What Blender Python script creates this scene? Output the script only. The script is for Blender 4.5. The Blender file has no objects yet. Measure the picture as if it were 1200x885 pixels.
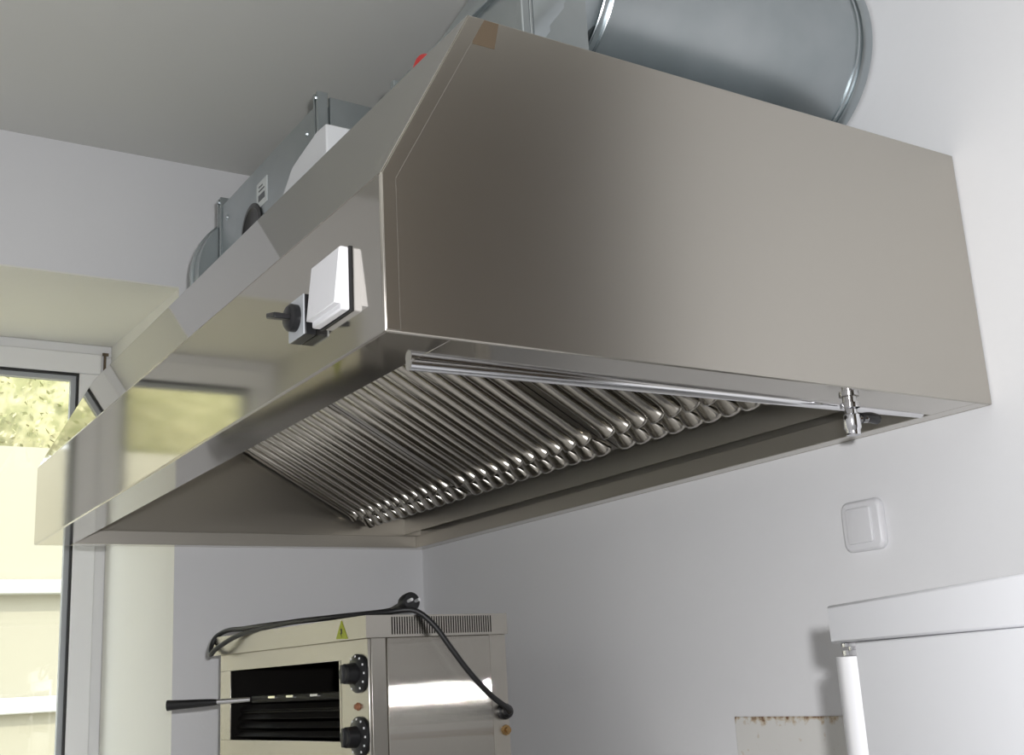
import bpy, bmesh, math, random
from mathutils import Vector, Matrix, Euler
random.seed(7)
R = math.radians
scene = bpy.context.scene
COL = scene.collection
Z0 = 1.95            # height of the hood's lower edge; measured heights below are relative to it

# ------------------------------------------------------------------ camera
cam = bpy.data.cameras.new('camera')
cam.sensor_fit = 'HORIZONTAL'; cam.sensor_width = 36.0
cam.lens = 1371.1 / 1200.0 * 36.0
cam.clip_start = 0.02
camo = bpy.data.objects.new('camera', cam); COL.objects.link(camo)
camo.location = (-1.5222, -1.0376, Z0 - 0.3539)
camo.rotation_euler = (R(104.4386), R(3.1235), R(-32.2478))
scene.camera = camo

# ------------------------------------------------------------------ world, sun, flash, exposure
w = bpy.data.worlds.new('sky'); scene.world = w; w.use_nodes = True
nt = w.node_tree; nt.nodes.clear()
wo = nt.nodes.new('ShaderNodeOutputWorld'); bg = nt.nodes.new('ShaderNodeBackground')
bg.inputs[0].default_value = (0.90, 0.945, 1.0, 1); bg.inputs[1].default_value = 4.0
nt.links.new(bg.outputs[0], wo.inputs[0])
sun = bpy.data.lights.new('sun_offscreen', 'SUN'); sun.energy = 3.2; sun.angle = R(0.6); sun.color = (1.0, 0.95, 0.80)
suno = bpy.data.objects.new('sun_offscreen', sun); COL.objects.link(suno)
suno.rotation_euler = (R(42), R(8), 0)          # shines towards +y and down, over the roof of this house
fl = bpy.data.lights.new('camera_flash_offscreen', 'POINT'); fl.energy = 85; fl.shadow_soft_size = 0.018; fl.color = (0.985, 0.985, 1.0)
flo = bpy.data.objects.new('camera_flash_offscreen', fl); COL.objects.link(flo)
mrot = camo.rotation_euler.to_matrix()
flo.location = Vector(camo.location) + mrot @ Vector((0.055, 0.075, 0.0))
vs = scene.view_settings
vs.view_transform = 'Standard'; vs.look = 'None'; vs.gamma = 1.0; vs.exposure = 0.10; vs.use_curve_mapping = False

# ------------------------------------------------------------------ materials
MATS = {}
def mat(name, col, rough=0.5, metal=0.0, spec=0.5, aniso=0.0, anrot=0.0, noise=None, bump=None, rvar=None, trans=0.0, ior=1.45, coat=0.0):
    """noise=(scale xyz, amount, colour2)  bump=(scale xyz, strength, distance)  rvar=(scale xyz, amount)"""
    m = bpy.data.materials.new(name); m.use_nodes = True; MATS[name] = m
    t = m.node_tree; b = t.nodes['Principled BSDF']
    b.inputs['Base Color'].default_value = (*col, 1)
    b.inputs['Roughness'].default_value = rough; b.inputs['Metallic'].default_value = metal
    b.inputs['Specular IOR Level'].default_value = spec
    b.inputs['Anisotropic'].default_value = aniso; b.inputs['Anisotropic Rotation'].default_value = anrot
    b.inputs['Transmission Weight'].default_value = trans; b.inputs['IOR'].default_value = ior
    b.inputs['Coat Weight'].default_value = coat
    tc = t.nodes.new('ShaderNodeTexCoord')
    def nz(sc, detail=3.0):
        mp = t.nodes.new('ShaderNodeMapping'); mp.inputs['Scale'].default_value = sc
        t.links.new(tc.outputs['Object'], mp.inputs[0])
        n = t.nodes.new('ShaderNodeTexNoise'); n.inputs['Scale'].default_value = 1.0; n.inputs['Detail'].default_value = detail
        t.links.new(mp.outputs[0], n.inputs['Vector']); return n.outputs[0]
    if noise:
        sc, lo, hi, c2 = noise
        rp = t.nodes.new('ShaderNodeValToRGB'); rp.color_ramp.elements[0].position = lo; rp.color_ramp.elements[1].position = hi
        rp.color_ramp.elements[0].color = (*col, 1); rp.color_ramp.elements[1].color = (*c2, 1)
        t.links.new(nz(sc), rp.inputs[0]); t.links.new(rp.outputs[0], b.inputs['Base Color'])
    if bump:
        sc, st, di = bump
        bn = t.nodes.new('ShaderNodeBump'); bn.inputs['Strength'].default_value = st; bn.inputs['Distance'].default_value = di
        t.links.new(nz(sc, 4.0), bn.inputs['Height']); t.links.new(bn.outputs[0], b.inputs['Normal'])
    if rvar:
        sc, am = rvar
        mr = t.nodes.new('ShaderNodeMapRange'); mr.inputs[3].default_value = max(0.0, rough - am); mr.inputs[4].default_value = rough + am
        t.links.new(nz(sc), mr.inputs[0]); t.links.new(mr.outputs[0], b.inputs['Roughness'])
    if aniso:
        tg = t.nodes.new('ShaderNodeTangent'); tg.direction_type = 'RADIAL'; tg.axis = 'Z'
        t.links.new(tg.outputs[0], b.inputs['Tangent'])
    return m

mat('wall_paint', (0.79, 0.79, 0.80), 0.85, spec=0.2, bump=((45, 45, 45), 0.06, 0.01), noise=((1.3, 1.3, 1.3), 0.35, 0.75, (0.75, 0.755, 0.77)))
mat('ceiling_paint', (0.66, 0.66, 0.635), 0.9, spec=0.15, bump=((30, 30, 30), 0.04, 0.01))
mat('reveal_paint', (0.82, 0.81, 0.75), 0.8, spec=0.2, bump=((40, 40, 40), 0.05, 0.01))
mat('floor_tile', (0.45, 0.44, 0.42), 0.5, noise=((3, 3, 3), 0.3, 0.7, (0.50, 0.49, 0.47)))
mat('exterior_render', (0.34, 0.32, 0.25), 0.9, spec=0.1)
mat('exterior_trim', (0.46, 0.46, 0.44), 0.8)
mat('dark_wood', (0.085, 0.062, 0.038), 0.45, noise=((3, 3, 40), 0.3, 0.7, (0.11, 0.08, 0.05)))
STEEL = (0.50, 0.475, 0.43)
mat('steel_end', STEEL, 0.30, 1.0, rvar=((3, 3, 420), 0.012))
mat('steel_slope', STEEL, 0.03, 1.0)
mat('steel_front', STEEL, 0.075, 1.0, rvar=((2, 2, 2), 0.03))
mat('steel_flange', STEEL, 0.09, 1.0)
mat('steel_inner', STEEL, 0.30, 1.0, rvar=((5, 5, 90), 0.05))
mat('steel_baffle', STEEL, 0.22, 1.0)
mat('steel_dull', STEEL, 0.46, 1.0)
mat('edge_steel', STEEL, 0.2, 1.0)
mat('chrome', (0.78, 0.78, 0.80), 0.12, 1.0)
mat('galvanised', (0.42, 0.46, 0.475), 0.36, 1.0, noise=((9, 9, 9), 0.35, 0.65, (0.47, 0.505, 0.52)), rvar=((14, 14, 14), 0.06))
mat('galvanised_bright', (0.47, 0.505, 0.52), 0.22, 1.0)
m = mat('brushed_side', STEEL, 0.16, 1.0)
t = m.node_tree; b = t.nodes['Principled BSDF']; tc = t.nodes.new('ShaderNodeTexCoord'); ge = t.nodes.new('ShaderNodeNewGeometry')
sp = t.nodes.new('ShaderNodeSeparateXYZ'); t.links.new(tc.outputs['Object'], sp.inputs[0])
wn = t.nodes.new('ShaderNodeTexWhiteNoise'); wn.noise_dimensions = '1D'; mu = t.nodes.new('ShaderNodeMath'); mu.operation = 'MULTIPLY'; mu.inputs[1].default_value = 7919.0
t.links.new(sp.outputs[0], mu.inputs[0]); t.links.new(mu.outputs[0], wn.inputs['W'])
mr = t.nodes.new('ShaderNodeMapRange'); mr.inputs[3].default_value = -0.8; mr.inputs[4].default_value = 0.8; t.links.new(wn.outputs['Value'], mr.inputs[0])
sc_ = t.nodes.new('ShaderNodeVectorMath'); sc_.operation = 'SCALE'; sc_.inputs[0].default_value = (math.cos(R(4.783)), math.sin(R(4.783)), 0); t.links.new(mr.outputs[0], sc_.inputs['Scale'])
av = t.nodes.new('ShaderNodeVectorMath'); av.operation = 'ADD'; tl = t.nodes.new('ShaderNodeVectorMath'); tl.operation = 'ADD'; tl.inputs[1].default_value = (0, 0, 0.028); t.links.new(ge.outputs['Normal'], tl.inputs[0]); t.links.new(tl.outputs[0], av.inputs[0]); t.links.new(sc_.outputs[0], av.inputs[1])
nv = t.nodes.new('ShaderNodeVectorMath'); nv.operation = 'NORMALIZE'; t.links.new(av.outputs[0], nv.inputs[0]); 
gb = t.nodes.new('ShaderNodeBsdfGlossy'); gb.distribution = 'BECKMANN'; gb.inputs['Color'].default_value = (*STEEL, 1); gb.inputs['Roughness'].default_value = 0.062
t.links.new(nv.outputs[0], gb.inputs['Normal']); t.links.new(gb.outputs[0], t.nodes['Material Output'].inputs['Surface']); t.nodes.remove(b)
mat('steel_grill', STEEL, 0.27, 1.0)
mat('steel_grill_post', STEEL, 0.33, 1.0)
mat('white_plastic', (0.74, 0.74, 0.76), 0.35)
mat('white_pvc', (0.80, 0.80, 0.815), 0.4)
mat('white_enamel', (0.59, 0.595, 0.62), 0.35)
mat('white_trim', (0.74, 0.74, 0.76), 0.2)
mat('pin_metal', (0.85, 0.85, 0.86), 0.5, 0.6)
mat('grey_label', (0.42, 0.44, 0.46), 0.4)
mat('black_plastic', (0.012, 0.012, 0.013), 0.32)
mat('black_rubber', (0.016, 0.016, 0.017), 0.45)
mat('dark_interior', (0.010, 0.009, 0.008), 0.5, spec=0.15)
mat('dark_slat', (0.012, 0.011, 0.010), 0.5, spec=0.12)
mat('black_glass', (0.008, 0.008, 0.008), 0.08)
mat('brass', (0.42, 0.27, 0.12), 0.35, 1.0)
mat('amber_lamp', (0.28, 0.12, 0.06), 0.3)
mat('dial_white', (0.75, 0.75, 0.75), 0.5)
mat('yellow_sticker', (0.36, 0.40, 0.03), 0.5)
mat('black_print', (0.02, 0.02, 0.015), 0.5)
mat('brown_tape', (0.14, 0.105, 0.07), 0.45, 0.4)
mat('red_plastic', (0.45, 0.02, 0.02), 0.35)
mat('white_foam', (0.62, 0.63, 0.64), 0.8)
mat('sticker_white', (0.60, 0.63, 0.63), 0.5)
mat('sticker_print', (0.12, 0.13, 0.14), 0.5)
mat('foliage', (0.26, 0.27, 0.11), 0.6, noise=((5, 5, 5), 0.35, 0.65, (0.52, 0.48, 0.29)))
mat('foliage_core', (0.30, 0.295, 0.145), 0.8, noise=((9, 9, 9), 0.4, 0.6, (0.48, 0.445, 0.26)))
mat('bark', (0.12, 0.09, 0.06), 0.9)
mat('grass', (0.36, 0.33, 0.22), 0.9)
mat('steel_shelf', STEEL, 0.3, 1.0)
# window glass: clear pane, thin-walled so daylight passes
m = bpy.data.materials.new('glass'); m.use_nodes = True; MATS['glass'] = m
t = m.node_tree; t.nodes.clear()
o_ = t.nodes.new('ShaderNodeOutputMaterial'); mx = t.nodes.new('ShaderNodeMixShader'); tr = t.nodes.new('ShaderNodeBsdfTransparent'); gl = t.nodes.new('ShaderNodeBsdfGlossy')
tr.inputs[0].default_value = (0.95, 0.96, 0.95, 1); gl.inputs['Roughness'].default_value = 0.02; mx.inputs[0].default_value = 0.05
t.links.new(tr.outputs[0], mx.inputs[1]); t.links.new(gl.outputs[0], mx.inputs[2]); t.links.new(mx.outputs[0], o_.inputs[0])
# old plaster patch with rust along its upper edge
m = mat('rusty_patch', (0.74, 0.73, 0.70), 0.7)
t = m.node_tree; b = t.nodes['Principled BSDF']; tc = t.nodes.new('ShaderNodeTexCoord'); sp = t.nodes.new('ShaderNodeSeparateXYZ')
t.links.new(tc.outputs['Object'], sp.inputs[0])
nzn = t.nodes.new('ShaderNodeTexNoise'); nzn.inputs['Scale'].default_value = 70; nzn.inputs['Detail'].default_value = 5
t.links.new(tc.outputs['Object'], nzn.inputs['Vector'])
mr = t.nodes.new('ShaderNodeMapRange'); mr.inputs[1].default_value = 0.078; mr.inputs[2].default_value = 0.098; mr.inputs[3].default_value = 0.0; mr.inputs[4].default_value = 0.36
t.links.new(sp.outputs[2], mr.inputs[0])
ad = t.nodes.new('ShaderNodeMath'); ad.operation = 'ADD'; t.links.new(nzn.outputs[0], ad.inputs[0]); t.links.new(mr.outputs[0], ad.inputs[1])
rp = t.nodes.new('ShaderNodeValToRGB'); e = rp.color_ramp.elements
e[0].position = 0.66; e[0].color = (0.72, 0.71, 0.68, 1); e[1].position = 0.92; e[1].color = (0.16, 0.07, 0.03, 1)
ee = rp.color_ramp.elements.new(0.80); ee.color = (0.55, 0.46, 0.34, 1)
t.links.new(ad.outputs[0], rp.inputs[0]); t.links.new(rp.outputs[0], b.inputs['Base Color'])

# ------------------------------------------------------------------ helpers
def box(bm, x0, x1, y0, y1, z0, z1):
    v = [bm.verts.new((x, y, z)) for z in (z0, z1) for y in (y0, y1) for x in (x0, x1)]
    for f in ((0, 2, 3, 1), (4, 5, 7, 6), (0, 1, 5, 4), (2, 6, 7, 3), (0, 4, 6, 2), (1, 3, 7, 5)):
        bm.faces.new([v[i] for i in f])
def prism(bm, pts, axis, a, b):
    """extrude a 2-D outline along an axis; pts are the two remaining coordinates in order"""
    def P(p, c):
        return {'x': (c, p[0], p[1]), 'y': (p[0], c, p[1]), 'z': (p[0], p[1], c)}[axis]
    lo = [bm.verts.new(P(p, a)) for p in pts]; hi = [bm.verts.new(P(p, b)) for p in pts]
    bm.faces.new(lo); bm.faces.new(hi[::-1]); n = len(pts)
    for i in range(n):
        bm.faces.new((lo[i], hi[i], hi[(i + 1) % n], lo[(i + 1) % n]))
def ringset(bm, rings, cap0=True, cap1=True, closed=True):
    vr = [[bm.verts.new(p) for p in r] for r in rings]
    for a, b in zip(vr, vr[1:]):
        n = len(a)
        for i in range(n if closed else n - 1):
            j = (i + 1) % n
            bm.faces.new((a[i], a[j], b[j], b[i]))
    if cap0 and closed: bm.faces.new(vr[0][::-1])
    if cap1 and closed: bm.faces.new(vr[-1])
def lathe(bm, prof, axis=(0, 0, 1), org=(0, 0, 0), n=32):
    """prof: list of (radius, distance along axis)"""
    ax = Vector(axis).normalized(); o = Vector(org)
    u = ax.orthogonal().normalized(); v = ax.cross(u)
    ringset(bm, [[o + ax * d + (u * math.cos(2 * math.pi * k / n) + v * math.sin(2 * math.pi * k / n)) * max(r, 1e-4) for k in range(n)] for r, d in prof])
def tube(bm, pts, r, n=12, sub=6):
    """smooth tube through points (Catmull-Rom)"""
    P = [Vector(p) for p in pts]; Q = []
    if sub > 1:
        for i in range(len(P) - 1):
            p0 = P[max(i - 1, 0)]; p1 = P[i]; p2 = P[i + 1]; p3 = P[min(i + 2, len(P) - 1)]
            for k in range(sub):
                s = k / sub
                Q.append(0.5 * ((2 * p1) + (p2 - p0) * s + (2 * p0 - 5 * p1 + 4 * p2 - p3) * s * s + (-p0 + 3 * p1 - 3 * p2 + p3) * s ** 3))
        Q.append(P[-1])
    else:
        Q = P
    rings = []; up = None
    for i, q in enumerate(Q):
        tn = (Q[min(i + 1, len(Q) - 1)] - Q[max(i - 1, 0)]).normalized()
        up = tn.orthogonal().normalized() if up is None else (up - tn * up.dot(tn)).normalized()
        v = tn.cross(up); rr = r(i / (len(Q) - 1)) if callable(r) else r
        rings.append([q + (up * math.cos(2 * math.pi * k / n) + v * math.sin(2 * math.pi * k / n)) * rr for k in range(n)])
    ringset(bm, rings)
def rrect(w_, h_, r, n=5):
    out = []
    for cx, cy, a0 in ((w_ / 2 - r, h_ / 2 - r, 0), (-w_ / 2 + r, h_ / 2 - r, 90), (-w_ / 2 + r, -h_ / 2 + r, 180), (w_ / 2 - r, -h_ / 2 + r, 270)):
        for k in range(n + 1):
            a = R(a0 + 90 * k / n); out.append((cx + r * math.cos(a), cy + r * math.sin(a)))
    return out
def mesh(name, bm, m):
    bmesh.ops.recalc_face_normals(bm, faces=bm.faces)
    me = bpy.data.meshes.new(name); bm.to_mesh(me); bm.free(); me.materials.append(MATS[m]); return me
def link(name, me, parent=None, bevel=0.0, smooth=False, seg=2):
    o = bpy.data.objects.new(name, me); COL.objects.link(o)
    if parent is not None: o.parent = parent
    if smooth:
        for p in me.polygons: p.use_smooth = True
        me.set_sharp_from_angle(angle=R(38))
    if bevel:
        b = o.modifiers.new('bevel', 'BEVEL'); b.width = bevel; b.segments = seg; b.limit_method = 'ANGLE'; b.angle_limit = R(30)
        for p in me.polygons: p.use_smooth = True
        me.set_sharp_from_angle(angle=R(60))
    return o
def obj(name, bm, m, parent=None, bevel=0.0, smooth=False, seg=2, shift=True):
    """links bm as ONE mesh. With shift, bm is in measured coordinates (heights from the hood's lower edge)
    and is moved into the frame of its (unrotated) root; rotated things pass shift=False and local coordinates."""
    if shift:
        off = Vector((0, 0, Z0)); q = parent
        while q is not None: off -= Vector(q.location); q = q.parent
        bmesh.ops.translate(bm, vec=off, verts=bm.verts)
    return link(name, mesh(name, bm, m), parent, bevel, smooth, seg)
def tag(o, label=None, cat=None, group=None, kind=None):
    for k, v in (('label', label), ('category', cat), ('group', group), ('kind', kind)):
        if v: o[k] = v
    return o
def thing(name, loc, label, cat, rot=None, group=None):
    o = bpy.data.objects.new(name, None); COL.objects.link(o); o.location = loc; o.empty_display_size = 0.05
    if rot is not None: o.rotation_euler = rot
    return tag(o, label, cat, group)
def B(*a):
    bm = bmesh.new(); box(bm, *a); return bm
def struct(name, bm, m, parent=None):
    o = obj(name, bm, m, parent)
    if parent is None: o['kind'] = 'structure'
    return o

# ------------------------------------------------------------------ the room
CZ = 1.010                       # ceiling above the hood's lower edge
XL, YR, YF = -4.0, -3.8, 1.80    # left wall, rear wall, far wall
FZ = -Z0
WX0, WX1, WZ0, WZ1 = -1.83, -0.678, -1.05, 0.665   # window opening in the far wall
WY = 2.385                       # inner face of the window frame
struct('floor', B(XL - .3, .3, YR - .3, 2.5, FZ - .12, FZ), 'floor_tile')
struct('ceiling', B(XL - .3, .3, YR - .3, 2.5, CZ, CZ + .25), 'ceiling_paint')
struct('wall_right', B(0, .3, YR - .3, 2.5, FZ, CZ), 'wall_paint')
bm = bmesh.new()
box(bm, XL, WX0, YF, 2.5, FZ, CZ); box(bm, WX1, 0, YF, 2.5, FZ, CZ)
box(bm, WX0, WX1, YF, 2.5, WZ1, CZ); box(bm, WX0, WX1, YF, 2.5, FZ, WZ0)
struct('wall_back', bm, 'wall_paint')
struct('wall_rear', B(XL, 0, YR - .3, YR, FZ, CZ), 'wall_paint')
struct('wall_left', B(XL - .3, XL, YR - .3, 2.5, FZ, CZ), 'wall_paint')
# plastered lining of the window recess (soffit, jambs, sill)
bm = bmesh.new()
box(bm, WX0, WX1, YF, WY + .08, WZ1 - .004, WZ1)
prism(bm, [(WX1, YF), (WX1 - .0005, YF), (-.700, WY), (-.700, WY + .08), (WX1, WY + .08)], 'z', WZ0, WZ1 - .004)
prism(bm, [(WX0, YF), (WX0 + .0005, YF), (WX0 + .02, WY), (WX0 + .02, WY + .08), (WX0, WY + .08)], 'z', WZ0, WZ1 - .004)
box(bm, WX0 + .0005, WX1 - .0005, YF, WY + .08, WZ0, WZ0 + .02)
struct('trim_1', bm, 'reveal_paint')

def window(name, x0, x1, z0, z1, y, mulls):
    """white plastic window in a plane y = const: outer frame, sashes with panes and black gaskets"""
    root = bpy.data.objects.new(name, None); COL.objects.link(root); root.location = (0.5 * (x0 + x1), y, z0 + Z0); root['kind'] = 'structure'
    bm = bmesh.new(); f = .034
    box(bm, x0, x1, y, y + .07, z1 - f, z1); box(bm, x0, x1, y, y + .07, z0, z0 + f)
    box(bm, x0, x0 + f, y, y + .07, z0 + f, z1 - f); box(bm, x1 - f, x1, y, y + .07, z0 + f, z1 - f)
    obj('window_frame', bm, 'white_pvc', root, bevel=.003)
    edges = [x0 + f - .004] + mulls + [x1 - f + .004]
    for a, b in zip(edges, edges[1:]):
        s = .062
        bm = bmesh.new(); za, zb = z0 + f - .004, z1 - f + .004; yy = y - .014
        box(bm, a + .001, b - .001, yy, yy + .07, zb - s, zb); box(bm, a + .001, b - .001, yy, yy + .07, za, za + s)
        box(bm, a + .001, a + s, yy, yy + .07, za + s, zb - s); box(bm, b - s, b - .001, yy, yy + .07, za + s, zb - s)
        sash = obj('sash', bm, 'white_pvc', root, bevel=.004)
        bm = bmesh.new(); g = .006; a2, b2, c2, d2 = a + s, b - s, za + s, zb - s; y2 = yy + .004
        for q in ((a2, b2, y2, y2 + .02, d2 - g, d2), (a2, b2, y2, y2 + .02, c2, c2 + g), (a2, a2 + g, y2, y2 + .02, c2 + g, d2 - g), (b2 - g, b2, y2, y2 + .02, c2 + g, d2 - g)): box(bm, *q)
        obj('gasket', bm, 'black_rubber', sash)
        bm = bmesh.new(); h = .014
        a3, b3, c3, d3 = a2 + g, b2 - g, c2 + g, d2 - g; y3 = y2 + .012
        for q in ((a3, b3, y3, y3 + .02, d3 - h, d3), (a3, b3, y3, y3 + .02, c3, c3 + h), (a3, a3 + h, y3, y3 + .02, c3 + h, d3 - h), (b3 - h, b3, y3, y3 + .02, c3 + h, d3 - h)): box(bm, *q)
        obj('glazing_bead', bm, 'grey_label', sash)
        obj('pane', B(a3 + h, b3 - h, y3 + .012, y3 + .018, c3 + h, d3 - h), 'glass', sash)
    return root
win = window('window_1', WX0 + .02, -0.700, WZ0 + .02, WZ1 - .004, WY, [-1.268])
bm = bmesh.new(); tube(bm, [(-.722, WY - .012, .570), (-.722, WY - .012, .632)], .004, 8, 1); box(bm, -.729, -.712, WY - .014, WY - .008, .628, .636)
obj('hinge', bm, 'bark', win)
# ------------------------------------------------------------------ outdoors, seen through the window
tag(obj('lawn', B(-14, 10, 2.5, 22, FZ - .2, FZ - .05), 'grass'), 'sunlit lawn outside the window', 'lawn', kind='structure')
ob = thing('outbuilding', (-1.5, 7.0, Z0 + FZ - .05), 'pale sunlit outbuilding wall seen through the lower window pane', 'building')
obj('wall', B(-9, 5, 7.0, 7.3, FZ - .05, 1.29), 'exterior_render', ob)
obj('ledge', B(-9, 5, 6.9, 7.02, .33, .42), 'exterior_trim', ob, bevel=.01)
obj('ledge', B(-9, 5, 6.93, 7.02, -.40, -.30), 'exterior_trim', ob, bevel=.01)
def bush(x, y, zb, rx, ry, h, n, label):
    t_ = thing('leafy_tree', (x, y, Z0 + FZ - .05), label, 'tree', group='trees behind the outbuilding')
    bm = bmesh.new(); tube(bm, [(x, y, FZ - .05), (x + .05, y, zb), (x, y, zb + h * .6)], lambda s: .12 - .07 * s, 8, 4); obj('trunk', bm, 'bark', t_, smooth=True)
    bm = bmesh.new()
    for i in range(n):
        while True:
            a = Vector((random.uniform(-1, 1), random.uniform(-1, 1), random.uniform(-1, 1)))
            if .45 < a.length < 1: break
        c = Vector((x + a.x * rx, y + a.y * ry, zb + h / 2 + a.z * h / 2))
        s = random.uniform(.014, .034); d = Vector((random.gauss(0, 1), random.gauss(0, 1), random.gauss(0, 1))).normalized(); e1 = d.orthogonal().normalized(); e2 = d.cross(e1)
        e1, e2 = e1 * s, e2 * s * .5
        bm.faces.new([bm.verts.new(c + q) for q in (-e1, e2, e1, -e2)])
    obj('foliage', bm, 'foliage', t_)['kind'] = 'stuff'
    bm = bmesh.new(); bmesh.ops.create_icosphere(bm, subdivisions=3, radius=1)
    for v in bm.verts:
        k = random.uniform(.72, .88); v.co = Vector((x + v.co.x * rx * k, y + v.co.y * ry * k, zb + h / 2 + v.co.z * h / 2 * k))
    obj('inner_foliage', bm, 'foliage_core', t_, smooth=True)
for i, (x, y) in enumerate(((-5.15, 8.1), (-3.40, 8.05), (-1.65, 8.1), (0.1, 8.05), (1.85, 8.1))):
    bush(x, y, .3, .86, .72, 3.6 + .3 * (i % 2), 11000, 'leafy green tree behind the pale outbuilding')

# ------------------------------------------------------------------ extractor hood
D, L, H, T, H1 = 1.0, 1.80, 0.401, 0.880, 0.1775
hood = thing('extractor_hood', (-.5, .9, Z0), 'large stainless steel kitchen extractor hood with sloped front mounted on the wall', 'extractor hood')
th = .003
out = [(-D, 0), (-D, H1), (-T, H), (0, H), (0, 0)]
# near end: main sheet with a folded strip along its front and slanted edges
bm = bmesh.new(); prism(bm, [(-D, .0), (-D, H1), (-T, H), (-.002, H), (-.002, .0)], 'y', 0, th); obj('end_panel', bm, 'steel_end', hood, bevel=.0015)
bm = bmesh.new(); k = .018
prism(bm, [(-D + .0015, .002), (-D + .0015, H1), (-T + .0005, H - .002), (-T + k * 1.2, H - .002), (-D + k, H1 - .004), (-D + k, .002)], 'y', -.0012, .0002)
obj('folded_edge', bm, 'steel_end', hood, bevel=.0005)
bm = bmesh.new(); prism(bm, [(-D + th, 0), (-D + th, H1), (-T + th, H - .002), (-.002, H - .002), (-.002, 0)], 'y', L - th, L); obj('end_panel', bm, 'steel_inner', hood)
obj('front_panel', B(-D, -D + th, th, L, 0, H1), 'steel_front', hood, bevel=.0015)
bm = bmesh.new(); prism(bm, [(-D, H1 + .0005), (-T, H), (-T + th, H - .001), (-D + th, H1 - .001)], 'y', .0, L); obj('sloped_panel', bm, 'steel_slope', hood, bevel=.0008)
obj('top_panel', B(-T, -.002, th, L, H - th, H), 'galvanised', hood)
obj('gutter_plate', B(-.054, -.052, th, L - th, .040, .125), 'steel_dull', hood)
obj('back_panel', B(-.005, -.002, th, L - th, 0, H - th), 'steel_dull', hood)
# gutter flange round the opening with an upturned inner lip
FW, NW, BW, GW = .080, .085, .036, .036
obj('gutter_flange', B(-D + th, -D + FW, th, L - th, 0, .0025), 'steel_flange', hood, bevel=.001)
obj('gutter_flange', B(-D + FW, -BW, th, NW, 0, .0025), 'steel_flange', hood, bevel=.001)
obj('gutter_flange', B(-BW, -.005, th, L - th, 0, .0025), 'steel_flange', hood, bevel=.001)
obj('gutter_flange', B(-D + FW, -BW, L - GW, L - th, 0, .0025), 'steel_flange', hood, bevel=.001)
obj('gutter_lip', B(-BW - .002, -BW, NW, L - GW, 0, .031), 'steel_dull', hood, bevel=.0006)
obj('gutter_lip', B(-D + FW, -BW - .002, L - GW - .002, L - GW, 0, .031), 'steel_dull', hood, bevel=.0006)
obj('gutter_lip', B(-D + FW - .002, -D + FW, NW, L - GW, .0025, .031), 'steel_dull', hood)
obj('gutter_lip', B(-D + FW, -BW, NW - .002, NW, .0025, .031), 'steel_dull', hood)
# closing plate above the filters and dark backing behind them
ang = R(29); ex, ez = -math.cos(ang), math.sin(ang)
FX, FZB = -.165, .056
FL = .60; tx, tz = FX + ex * FL, FZB + ez * FL
obj('closing_plate', B(-.905, tx + .02, .006, L - .006, tz - .002, tz), 'steel_inner', hood)
bm = bmesh.new(); prism(bm, [(tx, tz + .03), (FX + .04, FZB + .03), (FX + .04, FZB + .032), (tx, tz + .032)], 'y', .006, L - .006); obj('filter_backing', bm, 'steel_inner', hood)
# tape mark on the end panel
bm = bmesh.new(); prism(bm, [(-.868, .3995), (-.838, .3995), (-.846, .364), (-.876, .364)], 'y', -.0004, .0002); tag(obj('tape', bm, 'brown_tape', hood), 'faded brown tape piece')
# switch box with two-step rocker
bm = bmesh.new(); box(bm, -D - .0022, -D, .0772, .1598, .0452, .1208); sw = tag(obj('rocker_switch', bm, 'black_rubber', hood), 'white surface-mounted rocker switch')
obj('switch_housing', B(-D - .013, -D - .0022, .078, .159, .046, .120), 'white_plastic', sw, bevel=.002)
bm = bmesh.new(); prism(bm, [(-D - .012, .053), (-D - .0205, .053), (-D - .0135, .1185), (-D - .012, .1185)], 'y', .0795, .1575); obj('rocker', bm, 'white_plastic', sw, bevel=.0012)
# rotary speed switch
bm = bmesh.new(); box(bm, -D - .014, -D, .176, .222, .045, .094); rs = tag(obj('rotary_switch', bm, 'black_plastic', hood, bevel=.001), 'black rotary switch with grey face')
obj('switch_face', B(-D - .016, -D - .014, .176, .222, .045, .094), 'grey_label', rs, bevel=.0006)
bm = bmesh.new(); lathe(bm, [(.0, 0), (.0165, 0), (.0165, .008), (.014, .011), (.012, .012)], (-1, 0, 0), (-D - .016, .199, .070), 28)
obj('collar', bm, 'black_plastic', rs, smooth=True)
bm = bmesh.new(); prism(bm, [(.186, .0635), (.212, .0695), (.212, .0765), (.186, .0705)], 'x', -D - .048, -D - .027); obj('knob', bm, 'black_plastic', rs, bevel=.0015)
# drain pipe along the near flange
bm = bmesh.new(); pr = .0078
y_, zA, zB = .092, -.004, .004
tube(bm, [(-.925, y_, zA), (-.05, y_, zB)], pr, 20, 1); obj('drain_pipe', bm, 'chrome', hood, smooth=True)
bm = bmesh.new(); box(bm, -.93, -.05, y_ - .011, y_ - .004, .0025, .010); obj('pipe_seal', bm, 'black_rubber', hood)
vx, vy = -.245, .082
bm = bmesh.new(); lathe(bm, [(.0, .004), (.010, .004), (.010, -.004), (.014, -.005), (.014, -.012), (.009, -.014), (.009, -.020), (.012, -.022), (.012, -.040), (.010, -.043), (.010, -.050), (.0, -.050)], (0, 0, 1), (vx, vy - .025, 0), 20)
vv = tag(obj('drain_valve', bm, 'chrome', hood, smooth=True), 'small chrome drain cock with black lever')
bm = bmesh.new(); lathe(bm, [(0, 0), (.0125, 0), (.0125, .007), (0, .007)], (0, 0, 1), (vx, vy - .025, -.0125), 6); obj('nut', bm, 'chrome', vv)
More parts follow.
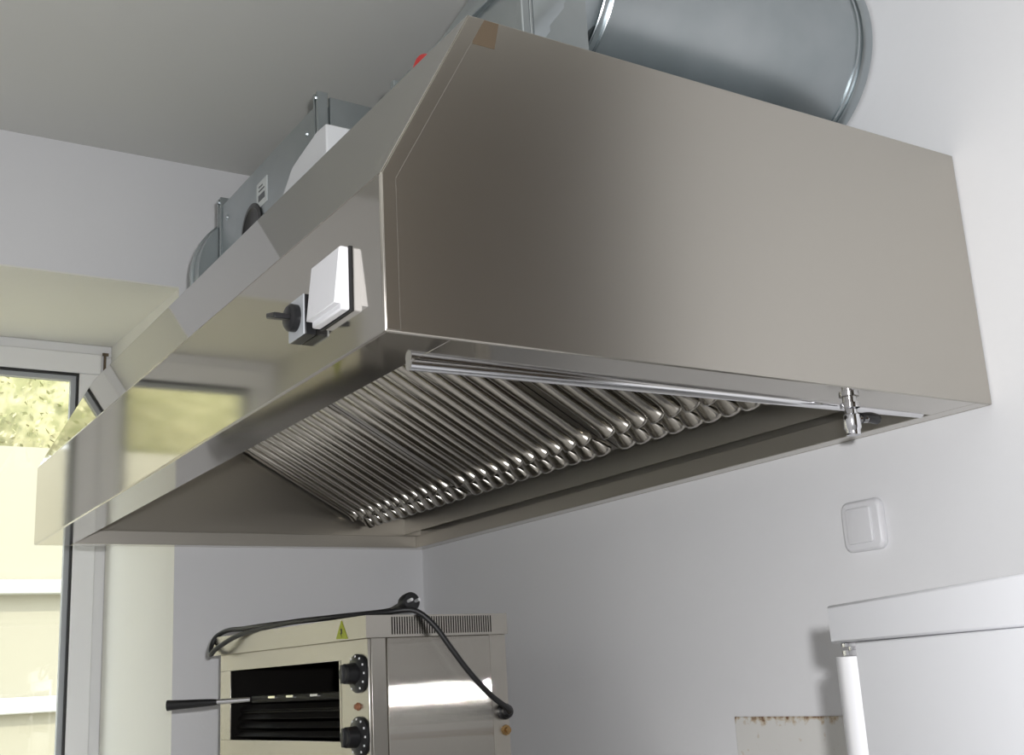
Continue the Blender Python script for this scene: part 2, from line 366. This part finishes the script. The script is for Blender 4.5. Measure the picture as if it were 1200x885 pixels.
bm = bmesh.new(); lathe(bm, [(0, 0), (.006, 0), (.006, .014), (.004, .016), (0, .016)], (.9, -.43, 0), (vx + .008, vy - .028, -.027), 14); obj('valve_stem', bm, 'chrome', vv, smooth=True)
bm = bmesh.new(); tube(bm, [(vx + .012, vy - .030, -.026), (vx + .028, vy - .032, -.024), (vx + .046, vy - .030, -.025)], .0078, 10, 3); obj('lever', bm, 'black_plastic', vv, smooth=True)

# ------------------------------------------------------------------ baffle filters (lift-out)
M3 = Matrix(((ex, 0, -math.sin(ang)), (0, 1, 0), (ez, 0, -math.cos(ang))))
feul = M3.to_euler()
PW, NB = .549, 11
pitch = (PW - .03) / NB
def baffle_mesh():
    bm = bmesh.new(); n = 12; hw = .0145; hh = .014
    def ring(s, kw, kh): return [(s, -math.cos(math.pi * k / n) * hw * kw, math.sin(math.pi * k / n) * hh * kh) for k in range(n + 1)]
    s0, s1 = .050, FL - .04
    rings = [ring(s0 + a, b, c) for a, b, c in ((0, .7, .3), (.002, 1.35, 1.1), (.005, 1.58, 1.55), (.010, 1.47, 1.42), (.016, 1.28, 1.24), (.023, 1.11, 1.09), (.031, 1.02, 1.02), (.042, 1, 1))] + [ring(s1 - .02, 1, 1), ring(s1, .6, .3)]
    ringset(bm, rings, closed=False)
    return mesh('baffle', bm, 'steel_baffle')
def cap_mesh():
    bm = bmesh.new(); n = 10; hw = .019; hh = .009
    def ring(s, kh): return [(s, -math.cos(math.pi * k / n) * hw * (.52 + .45 * kh), math.sin(math.pi * k / n) * hh * kh - .001) for k in range(n + 1)]
    ringset(bm, [ring(.002, .2), ring(.004, 1.1), ring(.008, 1.45), ring(.014, 1.40), ring(.024, 1.05), ring(.034, .6), ring(.045, .1)], closed=False)
    return mesh('rail_cap', bm, 'steel_baffle')
bme, cme = baffle_mesh(), cap_mesh()
for me in (bme, cme):
    for p_ in me.polygons: p_.use_smooth = True
fl_lab = ['stainless baffle filter at the drain valve end of the hood', 'middle one of the three stainless baffle filters in the hood', 'stainless baffle filter at the window end of the hood']
prev = None
rail_me = None
for i in range(3):
    y0 = .143 + PW * i
    f = thing('baffle_filter', (FX, y0, FZB + Z0), fl_lab[i], 'grease filter', feul, 'grease filters in the hood')
    if rail_me is None:
        bm = bmesh.new(); box(bm, 0, .05, .002, PW - .002, -.022, -.003); rail_me = mesh('bottom_rail', bm, 'steel_baffle')
        bm = bmesh.new(); box(bm, FL - .05, FL, .002, PW - .002, -.022, -.002); rail2 = mesh('top_rail', bm, 'steel_baffle')
        bm = bmesh.new(); box(bm, .05, FL - .05, .002, .017, -.022, .004); s1m = mesh('side_rail', bm, 'steel_baffle')
        bm = bmesh.new(); box(bm, .05, FL - .05, PW - .017, PW - .002, -.022, .004); s2m = mesh('side_rail', bm, 'steel_baffle')
        bm = bmesh.new()
        for k_ in range(NB + 1):
            yc = .015 + pitch * k_; n = 8
            if k_ in (0, NB): continue
            ringset(bm, [[(s, yc - math.cos(math.pi * q / n) * .017, -.006 - math.sin(math.pi * q / n) * .014) for q in range(n + 1)] for s in (.05, FL - .05)], closed=False)
        inner = mesh('inner_channels', bm, 'steel_baffle')
    link('bottom_rail', rail_me, f); link('top_rail', rail2, f); link('side_rail', s1m, f); link('side_rail', s2m, f)
    tag(link('inner_channels', inner, f), kind='stuff')
    for k_ in range(NB):
        yc = .015 + pitch * (k_ + .5)
        o = link('baffle', bme, f); o.location = (0, yc, 0)
        o = link('rail_cap', cme, f); o.location = (0, yc, 0)

# ------------------------------------------------------------------ things on top of the hood
# round duct running to the wall
DY, DZ, DR, DX0, DX1 = .292, .691, .175, -.553, -.010
duct = thing('ventilation_duct', (-.28, DY, H + Z0), 'thick round galvanised ventilation duct running into the white wall', 'duct')
bm = bmesh.new(); lathe(bm, [(DR - .002, DX0), (DR, DX0), (DR, DX1), (DR - .002, DX1)], (1, 0, 0), (0, DY, DZ), 96); obj('pipe', bm, 'galvanised', duct, smooth=True)
for xs in (DX0 - .006, DX0 + .009):
    bm = bmesh.new(); lathe(bm, [(DR - .001, xs), (DR + .004, xs + .0005), (DR + .005, xs + .002), (DR + .004, xs + .0035), (DR - .001, xs + .004)], (1, 0, 0), (0, DY, DZ), 96); obj('rim', bm, 'galvanised_bright', duct, smooth=True)
bm = bmesh.new(); lathe(bm, [(DR - .001, DX1 - .016), (DR + .004, DX1 - .015), (DR + .007, DX1 - .010), (DR + .007, DX1 + .004), (DR - .01, DX1 + .006)], (1, 0, 0), (0, DY, DZ), 96); obj('end_flange', bm, 'galvanised', duct, smooth=True)
bm = bmesh.new(); lathe(bm, [(DR - .001, DX1 - .026), (DR + .0025, DX1 - .0255), (DR + .0025, DX1 - .021), (DR - .001, DX1 - .0205)], (1, 0, 0), (0, DY, DZ), 96); obj('rim', bm, 'galvanised_bright', duct, smooth=True)
# framed plenum box feeding the duct
pb = thing('plenum_box', (-.64, .30, H + Z0), 'galvanised plenum box with profile frame joined to the round duct', 'plenum box')
bx0, bx1, by0, by1, bz0, bz1 = -.725, -.612, .112, .50, H, .585
obj('body', B(bx0 + .006, bx1, by0 + .006, by1, bz0, bz1 - .004), 'galvanised', pb)
def post(bm, x, y, z0, z1, s=.011):
    box(bm, x, x + s * .8, y, y + s * .8, z0, z1)
for (x, y) in ((bx0, by0), (bx0, by1 - .012)):
    bm = bmesh.new(); box(bm, x - .002, x + .011, y - .002, y + .011, bz0, bz1 + .01); o = obj('corner_post', bm, 'galvanised', pb, bevel=.002)
    bm = bmesh.new(); box(bm, x + .0115, x + .0165, y - .001, y + .006, bz0, bz1); obj('post_bead', bm, 'galvanised_bright', o, bevel=.001)
bm = bmesh.new(); box(bm, bx0 - .002, bx0 + .012, by0 + .011, by1 - .012, bz1 - .012, bz1); obj('top_rail', bm, 'galvanised', pb, bevel=.002)
bm = bmesh.new(); box(bm, bx0 + .011, bx1, by0 - .002, by0 + .011, bz1 - .008, bz1 + .004); obj('top_rail', bm, 'galvanised', pb, bevel=.002)
# sheet transition from the square box up to the round collar
bm = bmesh.new(); n = 48; rings = []
for s, x in ((0, bx0 + .02), (1, DX0 - .006)):
    ring = []
    for k_ in range(n):
        a = 2 * math.pi * k_ / n; c, s_ = math.cos(a), math.sin(a)
        if s == 1: ring.append((x, DY + DR * c, DZ + DR * s_))
        else:
            q = max(abs(c), abs(s_)); ring.append((x, .305 + .19 * c / q, .50 + .08 * s_ / q))
    rings.append(ring)
ringset(bm, rings); obj('transition', bm, 'galvanised', pb, smooth=True)

# fan box further back, with a round collar on its window side
fx, fy0, fy1, fzt = -.70, .845, 1.425, .732
fb = thing('fan_box', (-.5, 1.13, H + Z0), 'grey galvanised fan box with corner posts standing on the hood', 'fan box')
obj('body', B(fx + .006, -.22, fy0 + .008, fy1 - .008, H, fzt - .004), 'galvanised', fb, bevel=.002)
obj('front_sheet', B(fx, fx + .006, fy0 + .022, fy1 - .022, H + .01, fzt), 'galvanised', fb, bevel=.001)
bm = bmesh.new(); prism(bm, [(fx + .022, fzt + .014), (-.58, fzt + .012), (-.46, H + .03), (fx + .022, H + .03)], 'y', fy0, fy0 + .008); obj('end_sheet', bm, 'galvanised', fb, bevel=.001)
for yy in (fy0, fy1 - .022):
    bm = bmesh.new()
    for a, b in ((0, .008), (.014, .022)): box(bm, fx - .004, fx + .018, yy + a, yy + b, H, fzt + .022)
    box(bm, fx + .002, fx + .016, yy + .008, yy + .014, H, fzt + .018)
    po = obj('corner_post', bm, 'galvanised', fb, bevel=.0012)
    bm = bmesh.new(); lathe(bm, [(0, 0), (.006, 0), (.006, .003), (0, .003)], (-1, 0, 0), (fx - .004, yy + .011, fzt + .012), 10)
    obj('screw', bm, 'galvanised_bright', po)
for yy in (fy0 + .06, fy1 - .06):
    bm = bmesh.new(); lathe(bm, [(0, 0), (.006, 0), (.004, .004), (0, .004)], (-1, 0, 0), (fx, yy, .69), 10); obj('rivet', bm, 'galvanised', fb)
bm = bmesh.new(); lathe(bm, [(.164, fy1 - .01), (.164, fy1 + .03), (.170, fy1 + .031), (.170, fy1 + .040), (.162, fy1 + .041)], (0, 1, 0), (-.585, 0, .572), 64); obj('collar', bm, 'galvanised', fb, smooth=True)
bm = bmesh.new(); lathe(bm, [(0, 0), (.060, 0), (.060, .004), (.050, .005), (.046, .002), (0, .002)], (-1, 0, 0), (fx, 1.205, .598), 40); obj('inlet_hole_disc', bm, 'black_plastic', fb, smooth=True)  # black disc standing in for the shaded inlet hole; the box is solid
st = tag(obj('sticker', B(fx - .0012, fx + .001, 1.118, 1.178, .635, .692), 'sticker_white', fb), 'pale rating sticker')
bm = bmesh.new()
box(bm, fx - .0020, fx - .0010, 1.13, 1.166, .648, .662)
for q in range(2): box(bm, fx - .0020, fx - .0010, 1.132 + .01 * q, 1.164, .670 + .009 * q, .673 + .009 * q)
obj('sticker_print', bm, 'sticker_print', st)

# white foam block in front of the fan box
bm = bmesh.new()
prism(bm, [(.545, H), (.545, .523), (.585, .526), (.69, .507), (.735, .47), (.745, H)], 'x', -.82, -.775)
tag(obj('foam_block', bm, 'white_foam', bevel=.003), 'white packing block lying on the hood top before the fan box', 'foam block')
# red cap peeking over the slope
bm = bmesh.new(); lathe(bm, [(0, 0), (.0205, 0), (.0225, .003), (.0225, .014), (.019, .018), (0, .018)], (1, 0, 0), (-.862, .155, .4105), 32)
tag(obj('red_cap', bm, 'red_plastic', smooth=True), 'small red plastic cap peeking over the upper edge of the hood', 'cap')

# ------------------------------------------------------------------ wall switch and old wall patch
lsw = thing('light_switch', (0, .266, Z0 - .143), 'white rounded light switch on the white wall below the hood', 'light switch')
def plate(bm, pts_in, cx, cy, x0, x1, taper=.92):
    n = len(pts_in)
    ringset(bm, [[(x0, cy + a, cx + b) for a, b in pts_in], [(x0 + (x1 - x0) * .6, cy + a, cx + b) for a, b in pts_in], [(x1, cy + a * taper, cx + b * taper) for a, b in pts_in]])
bm = bmesh.new(); plate(bm, rrect(.083, .083, .014), -.143, .266, 0, -.013, .90); obj('switch_frame', bm, 'white_plastic', lsw, bevel=.0015)
bm = bmesh.new(); plate(bm, rrect(.052, .058, .004), -.143, .268, -.012, -.0165, .96); obj('rocker', bm, 'white_plastic', lsw, bevel=.001)
pt = thing('wall_patch', (0, .50, Z0 - .54), 'bare rectangular wall patch with rust stains along its upper edge', 'wall patch')
obj('plaster_patch', B(-.003, .001, .30, .621, -.70, -.443), 'rusty_patch', pt, bevel=.001)

# ------------------------------------------------------------------ refrigerator beside the wall
yaw = R(24)
fr = thing('refrigerator', (-.53, -.118, 0), 'tall white refrigerator with flat door standing near the wall switch', 'refrigerator', (0, 0, -yaw))
# local frame: +x into the cabinet, -y along the front towards the camera side, top fascia over a full-height door
FT = Z0 - .2955; FD, FWD = .46, .60
obj('cabinet', B(.05, FD, -FWD, -.004, .06, FT - .002), 'white_enamel', fr, bevel=.006, shift=False)
obj('top_fascia', B(.000, .05, -FWD, 0, FT - .041, FT), 'white_enamel', fr, bevel=.003, shift=False)
dr = obj('door', B(.000, .048, -FWD, -.062, .09, FT - .0413), 'white_enamel', fr, bevel=.0015, shift=False)
bm = bmesh.new(); prof = [(.046, -.0605), (.046, -.003), (.012, -.002), (.004, -.004), (-.001, -.012), (-.005, -.028), (-.006, -.042), (-.002, -.054), (.003, -.0605)]
prism(bm, prof, 'z', .09, FT - .055); obj('edge_profile', bm, 'white_trim', dr, shift=False, bevel=.001)
bm = bmesh.new(); lathe(bm, [(0, 0), (.019, 0), (.019, .005), (.012, .006), (.012, .0085), (.019, .009), (.019, .0125), (0, .0125)], (0, 0, 1), (.018, -.032, FT - .054), 20); obj('hinge_pin', bm, 'chrome', dr, smooth=True, shift=False)
for y in (-.05, -FWD + .05):
    bm = bmesh.new(); lathe(bm, [(0, 0), (.02, 0), (.02, .06), (0, .06)], (0, 0, 1), (.1, y, 0), 16); obj('foot', bm, 'black_plastic', fr, shift=False)
    bm = bmesh.new(); lathe(bm, [(0, 0), (.02, 0), (.02, .06), (0, .06)], (0, 0, 1), (.4, y, 0), 16); obj('foot', bm, 'black_plastic', fr, shift=False)

# ------------------------------------------------------------------ unseen cupboard, added to darken the reflection in the hood's end panel
cb = thing('reflection_cupboard', (-.29, -1.58, 0), 'unseen dark brown cupboard added to darken the reflection in the hood end panel', 'cupboard')
obj('carcass', B(-.56, -.001, -2.28, -.88, FZ, CZ - .006), 'dark_wood', cb, bevel=.003)
for k_ in range(2):
    ya = -2.277 + k_ * .70; d_ = obj('door', B(-.582, -.562, ya, ya + .694, FZ + .08, CZ - .008), 'dark_wood', cb, bevel=.003)
    yh = ya + (.64 if k_ == 0 else .054)
    bm = bmesh.new(); tube(bm, [(-.585, yh, -.95), (-.61, yh, -.94), (-.61, yh, -.80), (-.585, yh, -.79)], .006, 10, 3); obj('handle', bm, 'chrome', d_, smooth=True)
# ------------------------------------------------------------------ salamander grill on a wall shelf
GZ = -.560                                       # shelf top
gy = R(4.783)
sh = thing('wall_shelf', (-.35, 1.25, Z0 + GZ), 'stainless steel wall shelf carrying the electric grill', 'shelf')
obj('shelf_board', B(-.72, -.001, .82, 1.76, GZ - .03, GZ), 'steel_shelf', sh, bevel=.002)
for yy in (.95, 1.60):
    bm = bmesh.new(); prism(bm, [(-.001, GZ - .03), (-.62, GZ - .03), (-.62, GZ - .05), (-.03, GZ - .30), (-.001, GZ - .30)], 'y', yy, yy + .03); obj('bracket', bm, 'steel_shelf', sh)
g = thing('salamander_grill', (-.609, .884, Z0 + GZ), 'stainless electric salamander grill with two black knobs below the hood', 'grill', (0, 0, gy))
def gz(z): return z - GZ                          # measured height -> local height
GW_, GD_ = .664, .312
b0x, b1x, b0y, b1y = .016, .314, .012, .652       # body
ztop, zlid = gz(-.231), gz(-.270)
G = dict(shift=False)
bm = bmesh.new(); sv0, sv1, zs0, zs1 = .050, .274, gz(-.2655), gz(-.2345); lt = .0015
box(bm, 0, GD_, 0, GW_, ztop - lt, ztop); box(bm, 0, lt, 0, GW_, zlid, ztop - lt); box(bm, GD_ - lt, GD_, 0, GW_, zlid, ztop - lt)
box(bm, lt, GD_ - lt, GW_ - lt, GW_, zlid, ztop - lt); box(bm, lt, GD_ - lt, lt, GW_ - lt, zlid, zlid + lt)
box(bm, lt, sv0, 0, lt, zlid, ztop - lt); box(bm, sv1, GD_ - lt, 0, lt, zlid, ztop - lt)
box(bm, sv0, sv1, 0, lt, zlid, zs0); box(bm, sv0, sv1, 0, lt, zs1, ztop - lt)
lid = obj('lid', bm, 'steel_grill', g, **G)
bm = bmesh.new(); nsl = 42; pt_ = (sv1 - sv0) / nsl
for k_ in range(nsl):
    box(bm, sv0 + k_ * pt_, sv0 + k_ * pt_ + pt_ * .5, 0, lt, zs0, zs1)
tag(obj('vent_bars', bm, 'steel_grill', lid, **G), kind='stuff')
zb = .012
# body shell: top, back, far side, bottom, near side with raised panel, front frame round the opening
bm = bmesh.new()
box(bm, b0x + .002, b1x, b0y + .002, b0y + .008, zb, zlid); box(bm, b0x + .002, b1x, b1y - .006, b1y, zb, zlid)
box(bm, b1x - .006, b1x, b0y + .008, b1y - .006, zb, zlid); box(bm, b0x + .002, b1x, b0y + .008, b1y - .006, zb, zb + .006)
obj('casing', bm, 'steel_grill_post', g, **G)
obj('side_panel', B(.047, .275, b0y - .004, b0y + .002, zb, zlid), 'brushed_side', g, bevel=.0015, **G)
obj('front_post', B(b0x, .0465, b0y - .001, b0y + .002, zb, zlid), 'steel_grill_post', g, bevel=.0008, **G)
obj('rear_post', B(.2755, b1x, b0y - .001, b0y + .002, zb, zlid), 'steel_grill_post', g, bevel=.0008, **G)
oy0, oy1, oz0, oz1 = .112, .600, gz(-.447), gz(-.305)
bm = bmesh.new()
box(bm, b0x - .004, b0x, oy0, b1y, oz1, zlid); box(bm, b0x - .004, b0x, oy0, b1y, zb, oz0)
box(bm, b0x - .004, b0x, oy1, b1y, oz0, oz1)
obj('front_frame', bm, 'steel_grill', g, bevel=.001, **G)
obj('control_panel', B(b0x - .006, b0x, b0y, oy0 - .001, zb, zlid), 'steel_grill', g, bevel=.0015, **G)
obj('opening_bead', B(b0x - .006, b0x - .003, oy0 - .0, oy0 + .006, oz0, oz1), 'steel_grill_post', g, **G)
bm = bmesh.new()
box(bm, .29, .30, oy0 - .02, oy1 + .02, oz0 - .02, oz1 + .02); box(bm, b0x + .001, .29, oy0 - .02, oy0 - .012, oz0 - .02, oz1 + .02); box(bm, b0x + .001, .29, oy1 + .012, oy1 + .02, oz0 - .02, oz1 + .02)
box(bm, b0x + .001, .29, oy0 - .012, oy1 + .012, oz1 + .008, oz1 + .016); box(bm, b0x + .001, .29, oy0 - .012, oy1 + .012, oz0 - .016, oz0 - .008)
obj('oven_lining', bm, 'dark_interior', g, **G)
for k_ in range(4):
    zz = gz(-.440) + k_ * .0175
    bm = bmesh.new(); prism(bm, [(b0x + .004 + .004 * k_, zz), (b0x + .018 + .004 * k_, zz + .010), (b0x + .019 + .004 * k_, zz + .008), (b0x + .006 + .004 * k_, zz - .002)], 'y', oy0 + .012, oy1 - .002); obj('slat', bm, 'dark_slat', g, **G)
bm = bmesh.new()
for k_ in range(8):
    q = .04 + k_ * .03; tube(bm, [(q, oy0, gz(-.392)), (q, oy1, gz(-.392))], .003, 8, 1)
obj('grill_rack', bm, 'dark_slat', g, **G)['kind'] = 'stuff'
bm = bmesh.new(); tube(bm, [(.02, oy0 + .005, gz(-.366)), (.02, oy1 - .10, gz(-.366))], .008, 12, 1); obj('grid_rail', bm, 'dark_interior', g, smooth=True, **G)
for a in (.20, .30, .38):
    bm = bmesh.new(); tube(bm, [(.011, a, gz(-.3635)), (.011, a + .03, gz(-.3635))], .003, 8, 1); obj('rail_clip', bm, 'chrome', g, smooth=True, **G)
hd0, hd1 = Vector((.012, .50, gz(-.366))), Vector((-.125, .605, gz(-.369)))
dd = (hd1 - hd0)
bm = bmesh.new(); tube(bm, [hd0, hd0 + dd * .42], .0055, 12, 1); obj('handle_rod', bm, 'chrome', g, smooth=True, **G)
bm = bmesh.new(); tube(bm, [hd0 + dd * .40, hd0 + dd * .5, hd0 + dd * .75, hd0 + dd * .97, hd0 + dd * 1.0], lambda s: .0055 + .0055 * min(1, s * 1.25) - (.004 if s > .99 else 0), 14, 4); obj('handle', bm, 'black_plastic', g, smooth=True, **G)
for zk in (-.330, -.438):
    c = (b0x - .006, .045, gz(zk))
    bm = bmesh.new(); lathe(bm, [(0, 0), (.034, 0), (.034, .004), (.026, .009), (.019, .011), (.0175, .030), (.0145, .033), (0, .033)], (-1, 0, 0), c, 36)
    kn = obj('knob', bm, 'black_plastic', g, smooth=True, **G)
    bm = bmesh.new(); box(bm, c[0] - .037, c[0] - .030, c[1] - .004, c[1] + .004, c[2] - .016, c[2] + .016); obj('knob_grip', bm, 'black_plastic', kn, bevel=.001, **G)
    bm = bmesh.new()
    for q in range(11):
        a = R(-150 + q * 30); yy, zz = c[1] - math.sin(a) * .0295, c[2] + math.cos(a) * .0295
        box(bm, c[0] - .0086, c[0] - .0066, yy - .0012, yy + .0012, zz - .0018, zz + .0018)
    tag(obj('dial_marks', bm, 'dial_white', kn, **G), kind='stuff')
bm = bmesh.new(); lathe(bm, [(0, 0), (.007, 0), (.007, .002), (.0052, .003), (.0045, .007), (0, .008)], (-1, 0, 0), (b0x - .006, .050, gz(-.387)), 18); obj('pilot_lamp', bm, 'amber_lamp', g, smooth=True, **G)
bm = bmesh.new(); prism(bm, [(.066, gz(-.268)), (.107, gz(-.266)), (.087, gz(-.2345))], 'x', -.0012, .001); tr_ = obj('warning_sticker', bm, 'yellow_sticker', lid, **G); tag(tr_, 'yellow warning triangle sticker')
bm = bmesh.new(); prism(bm, [(.084, gz(-.249)), (.090, gz(-.249)), (.0875, gz(-.256)), (.091, gz(-.256)), (.0845, gz(-.265)), (.0865, gz(-.258)), (.083, gz(-.258))], 'x', -.0016, -.0010); obj('warning_bolt', bm, 'black_print', lid, **G)
bm = bmesh.new(); lathe(bm, [(0, 0), (.015, 0), (.015, .008), (.012, .011), (.012, .017), (.008, .022), (0, .022)], (0, -1, 0), (.300, b0y - .001, gz(-.413)), 18); obj('cable_gland', bm, 'black_plastic', g, smooth=True, **G)
bm = bmesh.new(); lathe(bm, [(0, 0), (.010, 0), (.010, .003), (.006, .004), (.006, .010), (0, .011)], (0, -1, 0), (.304, b0y - .001, gz(-.447)), 8); obj('earth_terminal', bm, 'brass', g, **G)
for yy in (.06, .60):
    for xx in (.05, .28):
        bm = bmesh.new(); lathe(bm, [(0, 0), (.015, 0), (.012, .0125), (0, .0125)], (0, 0, 1), (xx, yy, 0), 14); obj('foot', bm, 'black_rubber', g, **G)
# power cord: from the gland over the lid, along the front edge, looped back to the plug
cord = [(.298, -.008, gz(-.413)), (.290, -.026, gz(-.411)), (.268, -.038, gz(-.402)), (.235, -.040, gz(-.380)), (.195, -.036, gz(-.340)), (.160, -.030, gz(-.295)), (.130, -.018, gz(-.250)), (.100, .000, gz(-.2235)),
        (.060, .030, gz(-.2245)), (.030, .09, gz(-.2245)), (.012, .18, gz(-.2240)), (.006, .30, gz(-.2225)), (.002, .42, gz(-.226)), (-.010, .52, gz(-.236)), (-.022, .595, gz(-.257)), (-.020, .630, gz(-.268)),
        (-.012, .652, gz(-.258)), (.000, .655, gz(-.232)), (.012, .62, gz(-.2185)), (.018, .55, gz(-.2190)), (.016, .46, gz(-.2195)), (.018, .36, gz(-.2205)), (.026, .24, gz(-.2215)), (.060, .17, gz(-.2205)), (.100, .110, gz(-.2180)), (.112, .084, gz(-.2155))]
pc = obj('power_cord', (lambda b_: (tube(b_, cord, .0052, 10, 6), b_)[1])(bmesh.new()), 'black_rubber', g, smooth=True, **G)
bm = bmesh.new(); p0, p1 = Vector((.112, .090, gz(-.216))), Vector((.100, .003, gz(-.2065)))
ax = (p1 - p0).normalized()
lathe(bm, [(0, 0), (.006, 0), (.0075, .03), (.010, .05), (.0165, .060), (.0175, .068), (.0175, .084), (.015, .088), (0, .088)], ax, p0, 20); pl = tag(obj('power_plug', bm, 'black_rubber', g, smooth=True, **G), 'black mains plug with two round pins')
sd = ax.orthogonal().normalized(); up = ax.cross(sd)
for s in (-.0075, .0075):
    bm = bmesh.new(); q0 = p0 + ax * .086 + Vector((0, 0, 1)).cross(ax).normalized() * s; tube(bm, [q0, q0 + ax * .018], .0030, 10, 1); obj('plug_pin', bm, 'pin_metal', pl, smooth=True, **G)
